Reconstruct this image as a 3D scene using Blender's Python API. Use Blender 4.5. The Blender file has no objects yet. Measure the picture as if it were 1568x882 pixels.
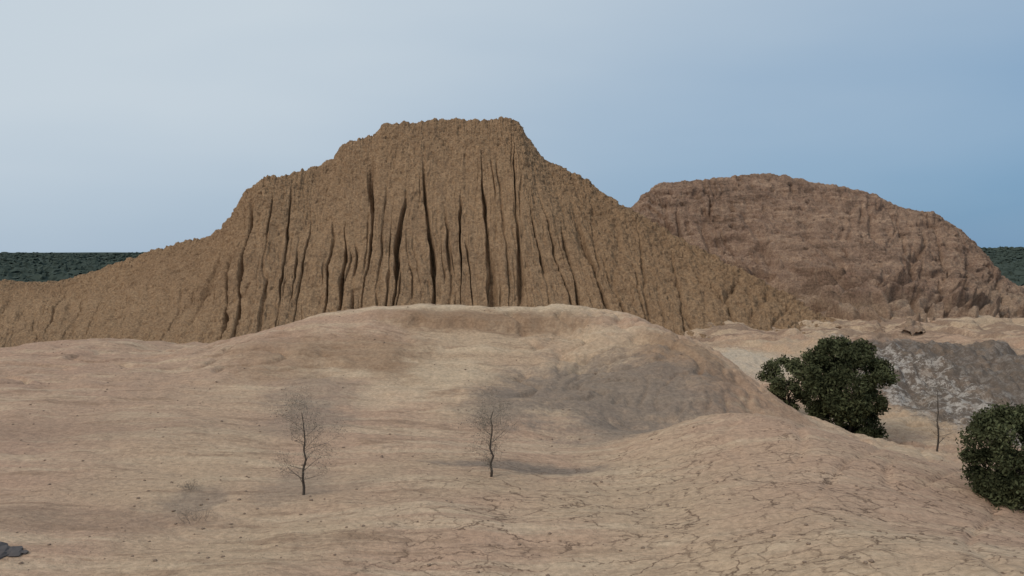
import bpy, math, random
import numpy as np
from mathutils import Vector
random.seed(7); rng=np.random.default_rng(7)
F=1358.0
scene=bpy.context.scene
scene.view_settings.view_transform='Standard'; scene.view_settings.look='None'; scene.view_settings.exposure=0

# survey table units: bearing and elevation as tangents*F from the viewpoint, range in metres
def S(b,e,D): return ((b-784)*D/F, D, (388-e)*D/F)

# ---------------- noise
_perm=rng.permutation(4096)
_ang=rng.random(4096)*2*np.pi
_gx=np.cos(_ang); _gy=np.sin(_ang)
def perlin(x,y,seed=0):
    x=np.asarray(x,float)+seed*17.31; y=np.asarray(y,float)+seed*9.73
    xi=np.floor(x).astype(np.int64); yi=np.floor(y).astype(np.int64)
    xf=x-xi; yf=y-yi
    u=xf**3*(xf*(xf*6-15)+10); v=yf**3*(yf*(yf*6-15)+10)
    def g(ix,iy,dx,dy):
        h=_perm[(_perm[ix&4095]+iy)&4095]
        return _gx[h]*dx+_gy[h]*dy
    a=g(xi,yi,xf,yf); b=g(xi+1,yi,xf-1,yf); c=g(xi,yi+1,xf,yf-1); d=g(xi+1,yi+1,xf-1,yf-1)
    return (a+(b-a)*u+(c-a)*v+(a-b-c+d)*u*v)*1.5
def fbm(x,y,o=4,seed=0,gain=.5):
    r=0;a=1
    for i in range(o):
        r=r+a*perlin(x*2**i,y*2**i,seed+i*3); a*=gain
    return r
def sst(a,b,x):
    t=np.clip((x-a)/(b-a),0,1); return t*t*(3-2*t)

def grid_mesh(name,X,Y,Z,mat,smooth=True):
    nr,nc=X.shape
    co=np.stack([X,Y,Z],-1).reshape(-1,3).astype(np.float32)
    idx=np.arange(nr*nc).reshape(nr,nc)
    q=np.stack([idx[:-1,:-1],idx[:-1,1:],idx[1:,1:],idx[1:,:-1]],-1).reshape(-1,4).astype(np.int32)
    return raw_mesh(name,co,q,[mat],smooth=smooth)
def raw_mesh(name,co,q,mats,mi=None,smooth=True):
    co=np.asarray(co,np.float32); q=np.asarray(q,np.int32)
    k=q.shape[1]
    me=bpy.data.meshes.new(name)
    me.vertices.add(len(co)); me.vertices.foreach_set('co',co.ravel())
    me.loops.add(q.size); me.loops.foreach_set('vertex_index',q.ravel())
    me.polygons.add(len(q)); me.polygons.foreach_set('loop_start',np.arange(len(q),dtype=np.int32)*k)
    me.polygons.foreach_set('loop_total',np.full(len(q),k,np.int32))
    for m in mats: me.materials.append(m)
    if mi is not None: me.polygons.foreach_set('material_index',np.asarray(mi,np.int32))
    me.polygons.foreach_set('use_smooth',np.full(len(q),smooth))
    me.update(); me.validate()
    ob=bpy.data.objects.new(name,me); scene.collection.objects.link(ob)
    return ob

# ---------------- material helpers
class NT:
    def __init__(s,name):
        s.m=bpy.data.materials.new(name); s.m.use_nodes=True; s.t=s.m.node_tree; s.n=s.t.nodes
        s.b=s.n['Principled BSDF']; s.b.inputs['Roughness'].default_value=.95
        s.b.inputs['Specular IOR Level'].default_value=.1
        s.geo=s.n.new('ShaderNodeNewGeometry'); s.pos=s.geo.outputs['Position']
    def L(s,a,b): s.t.links.new(a,b)
    def put(s,v,sock):
        if isinstance(v,bpy.types.NodeSocket): s.L(v,sock)
        else: sock.default_value=v
    def math(s,op,a,b=0.0,c=0.0,clamp=False):
        n=s.n.new('ShaderNodeMath'); n.operation=op; n.use_clamp=clamp
        s.put(a,n.inputs[0]); s.put(b,n.inputs[1]); s.put(c,n.inputs[2]); return n.outputs[0]
    def map(s,scale,vec=None,loc=(0,0,0),rot=(0,0,0)):
        n=s.n.new('ShaderNodeMapping'); s.L(vec or s.pos,n.inputs[0])
        n.inputs['Scale'].default_value=scale; n.inputs['Location'].default_value=loc; n.inputs['Rotation'].default_value=rot
        return n.outputs[0]
    def noise(s,scale,detail=6,rough=.6,vec=None,dist=0):
        n=s.n.new('ShaderNodeTexNoise'); s.L(vec or s.pos,n.inputs['Vector'])
        n.inputs['Scale'].default_value=scale; n.inputs['Detail'].default_value=detail
        n.inputs['Roughness'].default_value=rough; n.inputs['Distortion'].default_value=dist
        return n.outputs['Fac']
    def vor(s,scale,feat='DISTANCE_TO_EDGE',vec=None):
        n=s.n.new('ShaderNodeTexVoronoi'); n.feature=feat; n.voronoi_dimensions='2D'; s.L(vec or s.pos,n.inputs['Vector']); n.inputs['Scale'].default_value=scale
        return n.outputs['Distance']
    def rng(s,v,a,b,c=0.0,d=1.0,smooth=True):
        n=s.n.new('ShaderNodeMapRange'); n.interpolation_type='SMOOTHSTEP' if smooth else 'LINEAR'
        s.put(v,n.inputs[0]); 
        for i,x in enumerate((a,b,c,d)): n.inputs[i+1].default_value=x
        return n.outputs[0]
    def mix(s,f,a,b,mode='MIX'):
        n=s.n.new('ShaderNodeMix'); n.data_type='RGBA'; n.blend_type=mode
        s.put(f,n.inputs['Factor'])
        for v,k in ((a,'A'),(b,'B')):
            sock=[i for i in n.inputs if i.name==k and i.type=='RGBA'][0]
            if isinstance(v,tuple): v=(*v,1)
            s.put(v,sock)
        return [o for o in n.outputs if o.type=='RGBA'][0]
    def bump(s,h,dist,strength=1,prev=None):
        n=s.n.new('ShaderNodeBump'); s.L(h,n.inputs['Height']); n.inputs['Distance'].default_value=dist; n.inputs['Strength'].default_value=strength
        if prev: s.L(prev,n.inputs['Normal'])
        return n.outputs[0]
    def xyz(s):
        n=s.n.new('ShaderNodeSeparateXYZ'); s.L(s.pos,n.inputs[0]); return n.outputs
    def blob(s,x,y,rx,ry,soft=.5,rough=.5,nscale=.35,ang=0):
        """soft elliptical soil patch (world metres) with ragged edge"""
        mp=s.n.new('ShaderNodeMapping'); mp.vector_type='TEXTURE'; s.L(s.pos,mp.inputs[0])
        mp.inputs['Location'].default_value=(x,y,0); mp.inputs['Rotation'].default_value=(0,0,ang); mp.inputs['Scale'].default_value=(rx,ry,1e6)
        ln=s.n.new('ShaderNodeVectorMath'); ln.operation='LENGTH'; s.L(mp.outputs[0],ln.inputs[0])
        if not hasattr(s,'bn'): s.bn={}
        if nscale not in s.bn: s.bn[nscale]=s.noise(nscale,6,.75)
        nz=s.bn[nscale]
        d=s.math('ADD',ln.outputs['Value'],s.math('MULTIPLY',s.math('SUBTRACT',nz,.5),rough*2))
        return s.rng(d,1-soft,1+soft,1,0)
    def fin(s,col,nrm=None):
        s.L(col,s.b.inputs['Base Color'])
        if nrm: s.L(nrm,s.b.inputs['Normal'])
        return s.m

def mound_mat(name,c1,c2,c3,c4,band=0,tan=None):
    m=NT(name)
    x_,y_,z_=m.xyz()
    big=m.noise(.06,3,.6); mid=m.noise(.5,5,.7); fine=m.noise(3.5,4,.75)
    streak=m.noise(1.0,4,.65,vec=m.map((1.6,.6,.22)))
    col=m.mix(m.rng(big,.35,.65),c1,c2)
    col=m.mix(m.rng(streak,.42,.68,0,.75),col,c3)
    col=m.mix(m.rng(mid,.48,.68,0,.7),col,c4)
    if band:
        b=m.noise(1.0,4,.65,vec=m.map((.14,.16,.7)))
        col=m.mix(m.rng(b,.5,.66,0,band),col,tuple(v*1.25 for v in c3))
        col=m.mix(m.rng(b,.34,.46,band,0),col,tuple(v*.8 for v in c4))
    if tan:
        zz=m.math('ADD',z_,m.math('MULTIPLY',big,7))
        col=m.mix(m.math('MULTIPLY',m.rng(zz,-3.5,-.5,.8,0),m.rng(mid,.36,.56,1,.35)),col,tan)
    sp=m.rng(fine,.3,.72,.68,1.34)
    g=m.n.new('ShaderNodeCombineColor'); 
    for i in range(3): m.L(sp,g.inputs[i])
    col=m.mix(1.0,col,g.outputs[0],'MULTIPLY')
    n=m.bump(m.noise(2.0,6,.8),.58,.9)
    return m.fin(col,n)
mat_main=mound_mat('rilled_adobe',(.38,.242,.140),(.335,.212,.124),(.445,.288,.170),(.265,.166,.098),0,(.405,.265,.158))
mat_right=mound_mat('weathered_adobe',(.325,.208,.143),(.285,.18,.127),(.40,.27,.187),(.20,.13,.092),.6,(.44,.312,.215))

# ---------------- mounds
def gsm(a,k):
    x=np.arange(-3*k,3*k+1); w=np.exp(-.5*(x/k)**2); w/=w.sum()
    return np.convolve(np.pad(a,3*k,mode='edge'),w,'valid')
def slit(n,wd,p=1.0): return np.clip(1-np.abs(n)/wd,0,1)**p
def mound(name,crest,dtop,dbase,zbase,base2top,pmin,pmax,nu,nt,prof,mat,disp,sm=18,rim=.25,decay=.12):
    pb=np.linspace(pmin,pmax,nu)
    b2t=np.array(base2top,float); pt=np.interp(pb,b2t[:,0],b2t[:,1]); pt=gsm(pt,sm)
    cr=np.array(crest,float); dt=np.array(dtop,float); db=np.array(dbase,float); zb=np.array(zbase,float)
    Dt=gsm(np.interp(pt,dt[:,0],dt[:,1]),sm*3); Db=gsm(np.interp(pb,db[:,0],db[:,1]),sm*3)
    Zt=(388-np.interp(pt,cr[:,0],cr[:,1]))*Dt/F
    Zt=Zt+rim*fbm(pt/9,pt*0+.5,5,3,.62)
    Zs=gsm(Zt,sm*3)
    Zb=np.interp(pb,zb[:,0],zb[:,1])
    Xt=(pt-784)*Dt/F; Xb=(pb-784)*Db/F
    tf=np.linspace(0,1,nt)**1.05; tb=-np.linspace(1,0,60,endpoint=False)
    t=np.concatenate([tb,tf])[:,None]; at=np.abs(t)
    pr=np.array(prof,float); g=gsm(np.interp(np.linspace(0,1,400),pr[:,0],pr[:,1]),8); g=np.interp(at,np.linspace(0,1,400),g)
    X=Xt+(Xb-Xt)*at+0*t; Y=Dt+(Db-Dt)*np.where(t>0,at,-at*.9)
    Z=Zs+(Zb-Zs)*g+(Zt-Zs)*np.exp(-at/decay)
    P=np.stack([X,Y,Z],-1); du=np.gradient(P,axis=1); dv=np.gradient(P,axis=0)
    N=np.cross(dv,du); N/=np.linalg.norm(N,axis=-1,keepdims=True)+1e-9
    N=np.where(N[...,2:3]<0,-N,N)
    s=Xb+0*t
    d=disp(s,t,at,pb+0*t,X,Y,Z)
    P=P+N*d[...,None]
    return grid_mesh(name,P[...,0],P[...,1],P[...,2],mat)

crest1=[(-700,520),(-300,440),(-100,425),(0,429),(40,433),(75,432),(100,427),(150,413),(200,395),(240,381),(290,366),(325,361),(340,348),(352,332),(366,308),(380,288),(392,280),(405,270),(430,268),(455,262),(480,255),(500,247),(511,243),(517,228),(527,218),(550,211),(575,204),(582,194),(590,188),(640,186),(660,181),(700,180),(730,182),(770,179),(785,182),(797,188),(803,203),(815,219),(832,240),(852,254),(885,269),(900,279),(915,289),(940,308),(965,320),(1000,340),(1060,374),(1150,422),(1210,455),(1262,488),(1330,520),(1500,560)]
dtop1=[(-700,150),(0,140),(200,132),(325,128),(405,128),(520,135),(700,140),(800,139),(900,134),(1060,124),(1260,110),(1500,100)]
dbase1=[(-700,110),(0,104),(230,98),(350,94),(500,95),(700,96),(900,95),(1060,95),(1270,100),(1500,92)]
zbase1=[(-700,-16),(0,-13),(300,-12.5),(700,-12),(1000,-11),(1150,-10),(1270,-10),(1500,-12)]
b2t1=[(-700,-700),(-50,0),(60,110),(160,215),(235,315),(290,360),(345,405),(480,515),(590,610),(700,705),(800,775),(870,802),(930,840),(1010,910),(1080,985),(1150,1080),(1270,1250),(1500,1490)]
def lines(w,sp,jit,seed,at,jt=1.0):
    """distance (m) to the nearest of a set of roughly parallel gullies, irregularly spaced; also a gully id"""
    ph=w/sp+jit*perlin(w/sp*.9,at*jt,seed)
    k=np.floor(ph+.5); return (ph-k)*sp,k
def hsh(k,seed):
    v=np.sin(k*127.1+seed*311.7)*43758.5453; return v-np.floor(v)
def disp1(s,t,at,pb,X,Y,Z):
    w=s+.85*perlin(s/7,at*2.2,1)+.36*perlin(s/2.0,at*6,2)+.13*perlin(s/.7,at*18,8)
    centre=sst(235,350,pb)*(1-sst(880,1010,pb))
    left=1-sst(235,350,pb)
    right=(1-left)*(1-centre)
    amp=.25+.75*centre
    d=0*s
    # main gullies: sharp, irregularly spaced
    D1,k1=lines(w,2.4,.60,5,at,1.1)
    st=.04+.36*hsh(k1,1); dp=.18+1.0*hsh(k1,2)**1.4
    en=1-.8*(hsh(k1,3)>.7)*sst(.5,.7,at)
    r1=sst(0,1,(at-st)/.20)*en*(.55+.65*sst(-.4,.2,perlin(k1*.37,at*6,18)))
    wd=.17+.06*perlin(s/2,at*8,17)+.08*r1
    d-=2.1*dp*r1*amp*slit(D1,wd,.75)+.18*r1*amp*dp*slit(D1,.8,1.4)
    # secondary gullies
    D2,k2=lines(w,1.05,.58,11,at,2.6)
    st=.0+.5*hsh(k2,4); dp=.08+1.0*hsh(k2,5)**1.7
    r2=sst(0,1,(at-st)/.12)*(.15+1.1*sst(-.25,.4,perlin(s/2,at*7,16)))
    d-=.75*dp*r2*(.35+.65*centre)*slit(D2,.15,.8)
    D3,k3=lines(w,.40,.5,14,at,7)
    d-=.14*(.1+hsh(k3,6))*slit(D3,.13)*sst(-.3,.3,perlin(s/2,at*9,19))
    d+=.50*fbm(s/8,at*3,3,20,.4)*sst(0,.1,at)
    d+=.18*fbm(s/1.6,at*5,3,24,.5)*sst(.03,.2,at)
    rough=fbm(X/.9,(Y+Z)/.9,4,31,.64)
    d+=(.135+.10*right+.08*(1-sst(.1,.35,at)))*rough
    d-=.18*sst(.25,.55,perlin(s/.9,at*34,36))*sst(0,.08,at)
    D4,k4=lines(w+4*at,2.2,.45,41,at,2.5)
    d-=.75*(.2+hsh(k4,9))*slit(D4,.35)*right*sst(.05,.3,at)
    d+=.36*right*fbm(s/2.2,at*12,3,44)
    d*=sst(0,.02,at)*.7+.3
    return d
mound('adobe_pyramid_mound',crest1,dtop1,dbase1,zbase1,b2t1,-500,1450,2700,420,
   [(0,0),(.04,.025),(.12,.11),(.3,.34),(.55,.63),(.8,.87),(1,1)],mat_main,disp1,sm=14,rim=.30,decay=.09)

crest2=[(700,470),(880,440),(930,380),(960,330),(972,312),(985,296),(1005,279),(1060,275),(1110,269),(1170,264),(1200,267),(1240,276),(1290,285),(1340,296),(1365,310),(1385,318),(1430,325),(1455,340),(1480,358),(1500,378),(1515,395),(1525,415),(1545,432),(1568,443),(1650,462),(1900,500),(2300,560)]
dtop2=[(700,165),(1000,165),(1200,168),(1500,160),(2300,150)]
dbase2=[(700,125),(1100,120),(1250,110),(1330,98),(1400,98),(1470,104),(1600,110),(2300,125)]
zbase2=[(700,-12),(1100,-10.5),(1300,-9.6),(1600,-10.4),(2300,-14)]
b2t2=[(700,900),(1000,975),(1200,1100),(1350,1290),(1480,1440),(1560,1505),(1640,1580),(2300,2300)]
def disp2(s,t,at,pb,X,Y,Z):
    w=s+1.0*perlin(s/6,at*4,51)+.3*perlin(s/1.8,at*10,52)
    low=sst(.42,.58,at)*(1-sst(.93,1,at))
    d=1.5*fbm(s/9,at*4.5,3,60,.5)*sst(0,.12,at)
    d-=1.1*slit(perlin(w/4.0,at*3,61),.2)*sst(.05,.3,at)
    d-=.55*slit(perlin(w/1.5,at*6,62),.25)*(1-.7*low)*sst(-.2,.3,perlin(s/5,at*4,71))
    zz=Z+1.2*perlin(X/9,Y/9,63)+.3*perlin(X/2,Y/2,75)
    # horizontal ledges and hollows of the exposed brick core
    led=perlin(zz/1.3,s/5,64)
    d-=.8*sst(.1,.5,led)*sst(0,.1,at)*sst(-.3,.2,perlin(s/7,at*6,72))
    # stepped terraces low on the slope
    q=zz/1.9; fr=q-np.floor(q); d+=low*3.2*(sst(.40,.5,fr)-fr)*(.25+1.0*sst(-.25,.15,perlin(s/6,at*4,68)))
    d-=low*1.6*slit(perlin(w/5+at*2,at*7,76),.18)
    pit=sst(.38,.6,perlin(X/1.7,(Y+1.3*Z)/1.7,73)); d-=.7*pit*(1-low)
    d+=.30*fbm(X/1.2,(Y+Z)/1.2,4,65,.6)
    return d*(sst(0,.02,at)*.75+.25)
mound('adobe_pyramid_mound',crest2,dtop2,dbase2,zbase2,b2t2,850,2300,1300,420,
   [(0,0),(.06,.05),(.25,.36),(.45,.62),(.62,.80),(.8,.91),(1,1)],mat_right,disp2,sm=12,rim=.22)

# ---------------- terrain
ctrl=[(0,882,22),(784,882,22),(1300,882,19.5),(1568,882,18.5),(400,882,22),
(0,765,29),(465,765,29),(750,738,31.3),(0,680,36),(250,680,36),(500,680,37),(0,600,46),(200,600,45),
(0,548,56),(50,528,60),(120,523,60),(200,524,60),(280,539,60),(350,520,60),(440,497,60),(500,482,60),(530,475,60),(620,470,60),(750,471,60),(850,471,60),(930,475,60),
(1000,492,58),(1060,518,56),(1110,548,54),(1150,578,52),(1200,615,50),(1250,652,47),(1350,682,44),
(1150,636,38),(1250,664,38),(1350,688,36),(1440,711,34),(1500,745,31),(1568,795,28),(1080,643,38.5),(1000,666,38),(900,715,35),
(1000,760,28.5),(1200,760,26),(1200,700,31),(1400,800,24),(1000,830,24),(1450,765,27),
(700,600,46),(700,540,53),(700,500,56.5),(500,560,51),(900,560,52),(900,500,57),(900,640,42),(550,620,44),(1000,580,48),(1080,600,46),
(1280,672,58),(1440,692,55),(1568,692,58),(1568,518,95),(1400,520,95),(1200,600,70),(1120,545,82),(1200,545,84),(1300,510,100),(1568,492,115),(1070,500,105),(1200,660,57),(1700,700,58),(1568,590,72),(1430,595,72)]
P3=[S(*c) for c in ctrl]
P3+=[(8.8,43,-8.5),(12,43,-8.9),(5.6,42.3,-8.5),(3.2,39.5,-8.45),
 (-45,60,-7),(-80,60,-9),(-60,30,-8.2),(-45,15,-8.2),(0,10,-8.3),(0,-20,-8.5),(40,-20,-7),(-40,-20,-8.5),(45,15,-8),(-15,70,-7.5),(0,70,-7.5),(5,72,-9),(-35,72,-9),(-15,82,-12),(-40,85,-12.5),(10,85,-11.5),(-80,90,-13),(-15,100,-12),
 (80,60,-13),(80,100,-11),(60,150,-12),(-80,150,-14),(0,150,-13),(40,28,-10),(42,40,-12)]
P3=np.array(P3)
def tps(r2): return .5*r2*np.log(r2+1e-9)
n=len(P3)
K=tps(((P3[:,None,:2]-P3[None,:,:2])**2).sum(-1))+np.eye(n)*.5
A=np.zeros((n+3,n+3)); A[:n,:n]=K; A[:n,n]=1; A[:n,n+1:]=P3[:,:2]; A[n,:n]=1; A[n+1:,:n]=P3[:,:2].T
W=np.linalg.solve(A,np.concatenate([P3[:,2],[0,0,0]]))
def tpz(x,y):
    sh=x.shape; x=x.ravel(); y=y.ravel(); z=W[n]+W[n+1]*x+W[n+2]*y
    for i in range(n): z=z+W[i]*tps((x-P3[i,0])**2+(y-P3[i,1])**2)
    return z.reshape(sh)
def height(x,y):
    x=np.asarray(x,float); y=np.asarray(y,float)
    cx=np.clip(x,-110,110); cy=np.clip(y,-30,155)
    z=np.clip(tpz(cx,cy),-16,-2)
    out=np.maximum(sst(0,120,np.abs(x)-100),np.maximum(sst(0,90,y-160),sst(0,80,-25-y)))
    far=-20+24*sst(1200,3400,y+.3*np.abs(x))*(.75+.5*perlin(x/900,y/2500,70))+14*sst(1500,3000,y)*sst(200,1500,x)
    z=z*(1-out)+far*out
    near=1-out
    hump=sst(38,48,y)*(1-sst(75,95,y))
    det=.28*fbm(x/9,y/9,3,80)+.05*fbm(x/1.9,y/1.9,4,84,.55)
    det+=hump*.15*fbm(x/3,y/1.6,3,90)
    # low eroded scarps on the upper hump
    det-=hump*.38*np.clip(1-np.abs(perlin(x/4,y/2.2,93))/.16,0,1)*sst(.0,.3,perlin(x/12,y/9,94)+.1)
    # scalloped scarp just under the crest of the hump
    yc=57.6+.5*perlin(x/2.2,0*x+.3,115)+.25*perlin(x/.8,0*x+.3,116)
    det-=.6*sst(-.2,.12,yc-y)*(1-sst(.3,3.5,yc-y))*sst(-9.5,-6,x)*(1-sst(2.5,6,x))
    # gullied right face of the hump
    hr=sst(.5,3,x)*sst(41,45,y)*(1-sst(58,66,y))
    det-=hr*.18*slit(perlin((x-.3*y)/1.1,y/3,111),.2)*sst(-.2,.2,perlin(x/3,y/3,117))
    det+=hr*.10*fbm(x/.8,y/.8,3,113)
    # shallow drainage channels on the right spur
    xr=x-.55*y
    det-=.12*np.clip(1-np.abs(perlin(xr/2.6,y/9,97))/.12,0,1)*sst(2,14,x)*(1-sst(40,55,y))
    det+=.04*perlin(x/.55,y/.55,99)*sst(0,.3,perlin(x/7,y/7,100))
    bk=sst(60,70,y)
    det+=.30*bk*fbm(x/2.5,y/2.5,4,103,.6)
    # rocky bank above the hollow
    bank=sst(62,72,y)*(1-sst(88,95,y))*sst(26,31,x)
    det+=bank*(.9*fbm(x/5,y/4,4,125,.6)+.5*np.abs(perlin(x/1.5,y/1.5,128)))
    # terraces at the foot of the right mound
    q=(z+.5*perlin(x/8,y/8,121))/.55; fr=q-np.floor(q)
    det+=sst(80,90,y)*sst(18,26,x)*.8*(sst(.4,.52,fr)-fr)
    return z+det*near
def axis(segs):
    o=[]
    for a,b,st in segs: o.append(np.arange(a,b,st))
    o.append([segs[-1][1]]); return np.concatenate(o)
xs=axis([(-6000,-1200,300),(-1200,-220,35),(-220,-60,3),(-60,-38,.5),(-38,44,.13),(44,75,.35),(75,220,3),(220,1200,35),(1200,6000,300)])
ys=axis([(-400,-20,20),(-20,12,1),(12,16,.3),(16,40,.09),(40,66,.13),(66,115,.3),(115,200,2),(200,1000,25),(1000,7000,150)])
X,Y=np.meshgrid(xs,ys); Z=height(X,Y)

def hz(x,y): return float(height(np.array([x]),np.array([y]))[0])

# terrain material
m=NT('dry_clay_ground')
x_,y_,z_=m.xyz()
tan=(.475,.338,.226); pink=(.45,.295,.203); pale=(.57,.43,.295); red=(.26,.158,.095); grey=(.225,.175,.138)
big=m.noise(.09,3,.55); mid=m.noise(.45,5,.65); fine=m.noise(5,4,.7)
strk=m.noise(.5,5,.65,vec=m.map((.22,1.6,1.6),rot=(0,0,.06)))
col=m.mix(m.rng(big,.38,.62),tan,pink)
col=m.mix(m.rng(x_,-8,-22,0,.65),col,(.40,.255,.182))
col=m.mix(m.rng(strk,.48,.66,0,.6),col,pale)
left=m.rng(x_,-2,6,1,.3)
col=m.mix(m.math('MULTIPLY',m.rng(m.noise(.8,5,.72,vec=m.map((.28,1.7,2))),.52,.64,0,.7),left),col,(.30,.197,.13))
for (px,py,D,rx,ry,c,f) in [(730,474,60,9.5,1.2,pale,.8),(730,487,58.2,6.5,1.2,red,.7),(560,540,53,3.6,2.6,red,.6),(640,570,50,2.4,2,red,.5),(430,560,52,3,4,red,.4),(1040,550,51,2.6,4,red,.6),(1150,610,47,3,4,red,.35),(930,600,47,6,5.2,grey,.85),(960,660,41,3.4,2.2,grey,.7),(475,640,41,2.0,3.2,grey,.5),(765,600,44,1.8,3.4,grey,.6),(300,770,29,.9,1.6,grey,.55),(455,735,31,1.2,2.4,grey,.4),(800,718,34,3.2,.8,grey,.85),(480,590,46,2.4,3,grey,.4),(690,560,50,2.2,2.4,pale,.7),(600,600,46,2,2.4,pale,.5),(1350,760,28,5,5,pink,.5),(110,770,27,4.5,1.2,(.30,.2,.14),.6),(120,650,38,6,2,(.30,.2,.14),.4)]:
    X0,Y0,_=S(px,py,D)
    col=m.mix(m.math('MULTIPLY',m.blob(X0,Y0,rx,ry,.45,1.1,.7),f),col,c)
# grey rubble ground in the right-hand hollow, pale sand beside it
X0,Y0,_=S(1500,590,74); rub=m.blob(X0+2,Y0+1,13,18,.12,.45,.35)
spk=m.rng(m.noise(1.1,6,.85),.47,.57)
side=m.blob(*S(1395,600,74)[:2],4.6,17,.4,.7,.35)
rcol=m.mix(m.math('MULTIPLY',spk,m.rng(side,0,1,.25,.9)),(.125,.10,.082),(.44,.395,.35))
rcol=m.mix(m.rng(mid,.5,.64,0,.55),rcol,(.24,.17,.12))
col=m.mix(m.math('MULTIPLY',rub,.94),col,rcol)
col=m.mix(m.math('MULTIPLY',m.blob(*S(1150,550,80)[:2],4.5,7,.4,.5,.35),.7),col,(.54,.45,.345))
# brown terraces beyond
col=m.mix(m.math('MULTIPLY',m.rng(m.noise(.22,5,.7,vec=m.map((.5,1.6,1))),.46,.55,0,.8),m.rng(y_,88,96)),col,(.25,.165,.115))
# cracks: two sizes, only where the crust is exposed
nn=m.n.new('ShaderNodeTexNoise'); m.L(m.pos,nn.inputs['Vector']); nn.inputs['Scale'].default_value=1.0; nn.inputs['Detail'].default_value=4; nn.inputs['Roughness'].default_value=.6
def cracks(scale,wd,warp,sx):
    wob=m.n.new('ShaderNodeVectorMath'); wob.operation='ADD'; m.L(m.pos,wob.inputs[0])
    sc=m.n.new('ShaderNodeVectorMath'); sc.operation='SCALE'; m.L(nn.outputs['Color'],sc.inputs[0]); sc.inputs['Scale'].default_value=warp; m.L(sc.outputs[0],wob.inputs[1])
    return m.rng(m.vor(scale,vec=m.map((sx,1,0),vec=wob.outputs[0])),0,wd,1,0)
brk=m.rng(m.noise(1.6,3,.65),.38,.49)
right=m.math('MULTIPLY',m.rng(x_,-9,0,.15,1),m.rng(y_,27,45,1,.15))
c1=m.math('MULTIPLY',cracks(.70,.036,1.9,.5),m.math('MULTIPLY',brk,m.rng(m.noise(.22,2,.6),.30,.44)))
c2=m.math('MULTIPLY',cracks(2.0,.075,1.1,.6),m.math('MULTIPLY',brk,m.rng(m.noise(.3,3,.6,vec=m.map((1,1,1),loc=(9,4,0))),.40,.54)))
crm=m.math('MULTIPLY',m.math('MAXIMUM',c1,m.math('MULTIPLY',c2,.7)),right)
col=m.mix(m.math('MULTIPLY',crm,.85),col,(.12,.075,.05))
sp=m.rng(fine,.3,.72,.80,1.16); g=m.n.new('ShaderNodeCombineColor')
for i in range(3): m.L(sp,g.inputs[i])
col=m.mix(1.0,col,g.outputs[0],'MULTIPLY')
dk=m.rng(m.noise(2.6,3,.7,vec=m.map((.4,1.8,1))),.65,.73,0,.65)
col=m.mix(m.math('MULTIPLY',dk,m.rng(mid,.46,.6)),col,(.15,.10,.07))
col=m.mix(m.rng(y_,190,260),col,(.045,.06,.048))
nb=m.bump(m.noise(.9,6,.7,vec=m.map((.5,1.5,1))),.30,.7)
nb=m.bump(m.noise(7,3,.75),.05,.9,nb)
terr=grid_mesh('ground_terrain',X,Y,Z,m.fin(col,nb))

# ---------------- simple materials
def plain_mat(name,c1,c2,scale=6,island=False):
    k=NT(name)
    if island: f=k.geo.outputs['Random Per Island']
    else: f=k.noise(scale,4,.65)
    c=k.mix(f,c1,c2)
    if island:
        c=k.mix(k.rng(k.noise(.9,3,.5),.35,.65,0,.6),c,tuple(v*.45 for v in c1))
    return k.fin(c)
bark=plain_mat('bark',(.10,.08,.065),(.05,.04,.033))
twig=plain_mat('dry_twigs',(.22,.18,.14),(.13,.105,.085))
leaf=plain_mat('green_leaves',(.055,.062,.030),(.12,.128,.062),island=True)
leaf2=plain_mat('olive_leaves',(.085,.095,.048),(.17,.175,.09),island=True)
dleaf=plain_mat('grey_leaves',(.28,.24,.185),(.15,.125,.10),island=True)
forestm=plain_mat('hazed_foliage',(.038,.052,.045),(.068,.084,.066),scale=.05)  # aerial haze painted into the leaf colour as a blue-grey shift
lumpm=plain_mat('dark_lump',(.07,.065,.07),(.14,.12,.11),4)
pebm=plain_mat('pebbles',(.16,.11,.08),(.30,.22,.16),3)

class Geo:
    def __init__(s): s.v=[];s.f=[];s.m=[]
    def tube(s,pts,rad,k,mi):
        base=len(s.v)
        for i,(p,r) in enumerate(zip(pts,rad)):
            a=pts[min(i+1,len(pts)-1)]-pts[max(i-1,0)]
            a.normalize(); u=a.orthogonal().normalized(); w=a.cross(u)
            for j in range(k):
                th=2*math.pi*j/k; s.v.append(tuple(p+(u*math.cos(th)+w*math.sin(th))*r))
        for i in range(len(pts)-1):
            for j in range(k):
                s.f.append((base+i*k+j,base+i*k+(j+1)%k,base+(i+1)*k+(j+1)%k,base+(i+1)*k+j)); s.m.append(mi)
    def leaves(s,C,size,mi):
        N=len(C); d=rng.normal(size=(N,3)); d/=np.linalg.norm(d,axis=1)[:,None]
        e=np.cross(d,rng.normal(size=(N,3))); e/=np.linalg.norm(e,axis=1)[:,None]
        sz=size*(.6+.8*rng.random((N,1)))
        a=C+d*sz; b=C+e*sz*.45; c=C-d*sz; f=C-e*sz*.45
        b0=len(s.v)
        V=np.stack([a,b,c,f],1).reshape(-1,3)
        s.v.extend(map(tuple,V)); 
        for i in range(N): s.f.append((b0+4*i,b0+4*i+1,b0+4*i+2,b0+4*i+3)); s.m.append(mi)
    def make(s,name,mats): return raw_mesh(name,np.array(s.v),np.array(s.f),mats,s.m,smooth=False)

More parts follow.
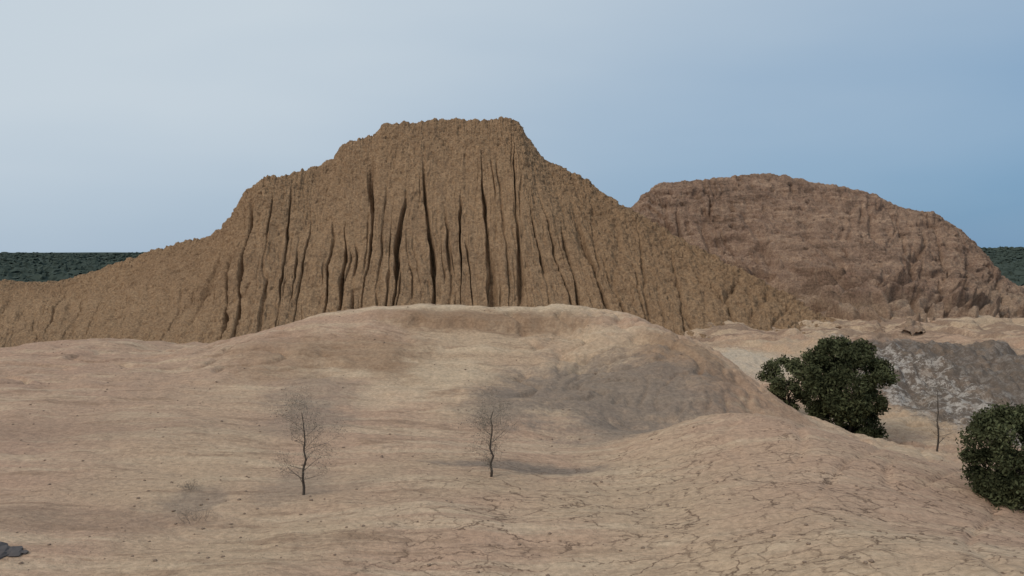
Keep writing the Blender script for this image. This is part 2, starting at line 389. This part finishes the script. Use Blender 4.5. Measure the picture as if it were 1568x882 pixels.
def grow(g,p,d,length,r,depth,tips,mi,spread=.6,up=.15,k=5,kids=(2,4)):
    pts=[p.copy()]; rad=[r]; n=4
    q=p.copy(); dd=d.normalized()
    for i in range(n):
        dd=(dd+Vector((random.gauss(0,.13),random.gauss(0,.13),random.gauss(0,.1)+up*.3))).normalized()
        q=q+dd*length/n; pts.append(q.copy()); rad.append(r*(1-.55*(i+1)/n))
    g.tube(pts,rad,k,mi)
    tips.extend(pts[2:] if depth<2 else [])
    if depth==0: return
    for c in range(random.randint(*kids)):
        i=random.randint(2,n)
        sd=Vector((random.gauss(0,1),random.gauss(0,1),random.gauss(0,.6)+up)).normalized()
        nd=(dd*(1-spread)+sd*spread).normalized()
        grow(g,pts[i],nd,length*random.uniform(.55,.8),rad[i]*.62,depth-1,tips,mi,spread,up,max(3,k-1),kids)

def bare_tree(px,py,D,h,seed,nleaf=500,lean=0,wide=1,r0=.05):
    random.seed(seed)
    x,y,_=S(px,py,D); z=hz(x,y)-.08
    g=Geo(); tips=[]
    pts=[Vector((x,y,z))]; rad=[r0]
    nseg=9
    for i in range(nseg):
        pts.append(Vector((x+lean*(i+1)/nseg*h+random.gauss(0,.04),y+random.gauss(0,.03),z+h*.88*(i+1)/nseg))); rad.append(r0*(1-.75*(i+1)/nseg))
    g.tube(pts,rad,7,0)
    for i in range(2,nseg+1):
        for c in range(random.randint(2,3)):
            a=random.random()*6.28; up=.2+.45*random.random()
            L=h*wide*random.uniform(.14,.28)*(1.15-.6*abs(i/nseg-.6))
            grow(g,pts[i]-Vector((0,0,random.random()*.2)),Vector((math.cos(a),math.sin(a),up)),L,rad[i]*.32+.002,2,tips,1,.55,.2,4,(2,3))
    T=np.array([tuple(t) for t in tips])
    C=T[rng.integers(0,len(T),nleaf)]+rng.normal(0,.12,(nleaf,3))
    g.leaves(C,.019,2)
    return g.make('bare_tree',[bark,twig,dleaf])
bare_tree(465,765,29.5,3.2,3,4500,0,1.05)
bare_tree(752,738,31.8,2.75,6,5000,.02,.95)
bare_tree(1436,690,55,4.7,9,3500,0,.8,.07)

def leafy(name,px,py,D,w,h,lobes,seed,n,mat,size):
    """px,py: crown centre bearing; w,h crown size in metres; broad skirt reaching the ground"""
    random.seed(seed)
    x,y,zc=S(px,py,D); zg=hz(x,y)-.1
    g=Geo(); tips=[]
    for k in range(4):
        a=k*1.57+random.random(); ti=[]
        p=Vector((x+.15*math.cos(a),y+.15*math.sin(a),zg))
        grow(g,p,Vector((.35*math.cos(a),.35*math.sin(a),1)),max((zc-zg)*.75,.6),.11,2,ti,0,.5,.2,7,(2,3)); tips+=ti
    cl=[]
    for i in range(lobes):
        zz=random.uniform(-1,.92)
        R=(1-max(zz,0)**2.2)**.5 if zz>0 else (1-.22*abs(zz)**3)
        R*=.9+.14*math.sin(3*zz)
        a=random.random()*6.28; rr=R*random.uniform(.35,1)**.6
        r=random.uniform(.10,.26)*min(w,h)*.5
        cl.append((np.array([x+rr*math.cos(a)*(w/2-r*.6),y+rr*math.sin(a)*(w/2-r*.6),zc+zz*(h/2-r*.5)]),r))
    per=n//lobes
    for c,r in cl:
        d=rng.normal(size=(per,3)); d/=np.linalg.norm(d,axis=1)[:,None]
        rr=r*(.4+.85*rng.random((per,1)))*np.array([1,1,.75])
        g.leaves(c+d*rr+rng.normal(0,.08,(per,3)),size,1)
    return g.make(name,[bark,mat])
leafy('mesquite_tree',1293,595,58,6.2,6.9,95,21,36000,leaf,.12)
leafy('mesquite_tree',1206,588,61,4.0,3.6,40,22,9500,leaf2,.11)
leafy('mesquite_tree',1550,708,29.5,3.3,3.9,85,23,32000,leaf,.068)

def shrub(px,py,D,w,h,seed):
    random.seed(seed); x,y,_=S(px,py,D); z=hz(x,y); g=Geo(); tips=[]
    for i in range(9):
        a=random.random()*6.28; r=random.random()*w*.35
        grow(g,Vector((x+r*math.cos(a),y+r*math.sin(a),z-.03)),Vector((math.cos(a)*.6,math.sin(a)*.6,.8)),h*random.uniform(.3,.6),.007,2,tips,0,.6,.1,3,(2,3))
    T=np.array([tuple(t) for t in tips]); C=T[rng.integers(0,len(T),500)]+rng.normal(0,.05,(500,3)); g.leaves(C,.014,1)
    return g.make('dry_shrub',[twig,dleaf])
shrub(300,800,27,.9,.8,31); shrub(285,745,30,.7,.4,32)

# ---------------- distant forest (one object)
ico_me=bpy.data.meshes.new('tmp')
import bmesh
bm=bmesh.new(); bmesh.ops.create_icosphere(bm,subdivisions=2,radius=1); bm.to_mesh(ico_me); bm.free()
iv=np.array([v.co[:] for v in ico_me.vertices]); it=np.array([p.vertices[:] for p in ico_me.polygons]); bpy.data.meshes.remove(ico_me)
def scatter(name,x,y,z,sx,sz,mat,jit=.25,smooth=True):
    N=len(x); V=iv[None]*(1+jit*rng.normal(size=(N,len(iv),1)))
    a=rng.random(N)*6.28; c,s_=np.cos(a)[:,None],np.sin(a)[:,None]
    VX=V[...,0]*c-V[...,1]*s_; VY=V[...,0]*s_+V[...,1]*c
    co=np.stack([x[:,None]+VX*sx[:,None],y[:,None]+VY*sx[:,None],z[:,None]+V[...,2]*sz[:,None]],-1).reshape(-1,3)
    q=(it[None]+(np.arange(N)*len(iv))[:,None,None]).reshape(-1,3)
    return raw_mesh(name,co,q,[mat],smooth=smooth)
N=11000
yy=260*np.exp(rng.random(N)*2.6); side=rng.random(N)<.5
tt=np.where(side,-.20-.6*rng.random(N),.38+.5*rng.random(N)); xx=tt*yy
sx=(1.6+2.6*rng.random(N))*(1+yy/1500); sz=(1.2+2.2*rng.random(N)**2)*(1+yy/4000)
scatter('distant_forest',xx,yy,height(xx,yy)+sz*.6,sx,sz,forestm,.28,False)

N=2600
yy=17+45*rng.random(N)**1.4; xx=(rng.random(N)-.5)*1.25*yy
ss=.012+.05*rng.random(N)**5
scatter('pebbles',xx,yy,height(xx,yy)+ss*.2,ss,ss*.6,pebm,.15,False)
x,y,_=S(0,858,23.5)
ax=x+np.array([0,.25,.45,-.3,.62,.1]);ay=y+np.array([0,.1,-.05,.2,.02,-.2])
scatter('dark_lumps',ax,ay,height(ax,ay)+.02,np.array([.34,.26,.2,.4,.12,.22]),np.array([.13,.10,.08,.16,.05,.09]),lumpm,.14,False)  # low jagged dark lumps at the left edge

# ---------------- sky and light
sun_dir=Vector((-.60,-.55,.72)).normalized()
w=bpy.data.worlds.new('World'); scene.world=w; w.use_nodes=True
nt=w.node_tree; bg=nt.nodes['Background']
sky=nt.nodes.new('ShaderNodeTexSky'); sky.sky_type='NISHITA'; sky.sun_disc=False
sky.sun_elevation=math.asin(sun_dir.z); sky.sun_rotation=math.atan2(sun_dir.x,sun_dir.y)
sky.air_density=1.2; sky.dust_density=.6; sky.ozone_density=2
tc=nt.nodes.new('ShaderNodeTexCoord')
sep=nt.nodes.new('ShaderNodeSeparateXYZ'); nt.links.new(tc.outputs['Generated'],sep.inputs[0])
def wm(op,a,b,clamp=False):
    q=nt.nodes.new('ShaderNodeMath'); q.operation=op; q.use_clamp=clamp
    for i,v in enumerate((a,b)):
        if isinstance(v,(int,float)): q.inputs[i].default_value=v
        else: nt.links.new(v,q.inputs[i])
    return q.outputs[0]
mp=nt.nodes.new('ShaderNodeMapping'); mp.inputs['Scale'].default_value=(1.0,1,4); nt.links.new(tc.outputs['Generated'],mp.inputs[0])
nz=nt.nodes.new('ShaderNodeTexNoise'); nz.inputs['Scale'].default_value=1.8; nz.inputs['Detail'].default_value=3; nz.inputs['Roughness'].default_value=.45
nt.links.new(mp.outputs[0],nz.inputs['Vector'])
f=wm('ADD',wm('MULTIPLY',sep.outputs[0],-.80),.30)
f=wm('ADD',f,wm('MULTIPLY',sep.outputs[2],2.0))
f=wm('ADD',f,wm('MULTIPLY',wm('SUBTRACT',nz.outputs['Fac'],.5),.5),True)
mx=nt.nodes.new('ShaderNodeMix'); mx.data_type='RGBA'
# veil of thin cloud over a hazy blue sky (values before background strength 0.1)
tint=nt.nodes.new('ShaderNodeMix'); tint.data_type='RGBA'; tint.inputs['Factor'].default_value=.88
nt.links.new(sky.outputs[0],tint.inputs[6]); tint.inputs[7].default_value=(1.35,2.9,4.9,1)
nt.links.new(f,mx.inputs['Factor']); nt.links.new(tint.outputs[2],mx.inputs[6]); mx.inputs[7].default_value=(5.6,6.4,7.1,1)
nt.links.new(mx.outputs[2],bg.inputs['Color']); bg.inputs['Strength'].default_value=.1
ld=bpy.data.lights.new('sun','SUN'); ld.energy=1.4; ld.angle=math.radians(18); ld.color=(1,.91,.80)
lo=bpy.data.objects.new('sun',ld); scene.collection.objects.link(lo)
lo.rotation_euler=sun_dir.to_track_quat('Z','Y').to_euler()

cam=bpy.data.cameras.new('camera'); co=bpy.data.objects.new('camera',cam); scene.collection.objects.link(co)
cam.sensor_width=36; cam.lens=36*F/1568; cam.shift_y=-53/1568; cam.clip_end=12000; cam.clip_start=.1
co.location=(0,0,0); co.rotation_euler=(math.radians(90),0,0); scene.camera=co
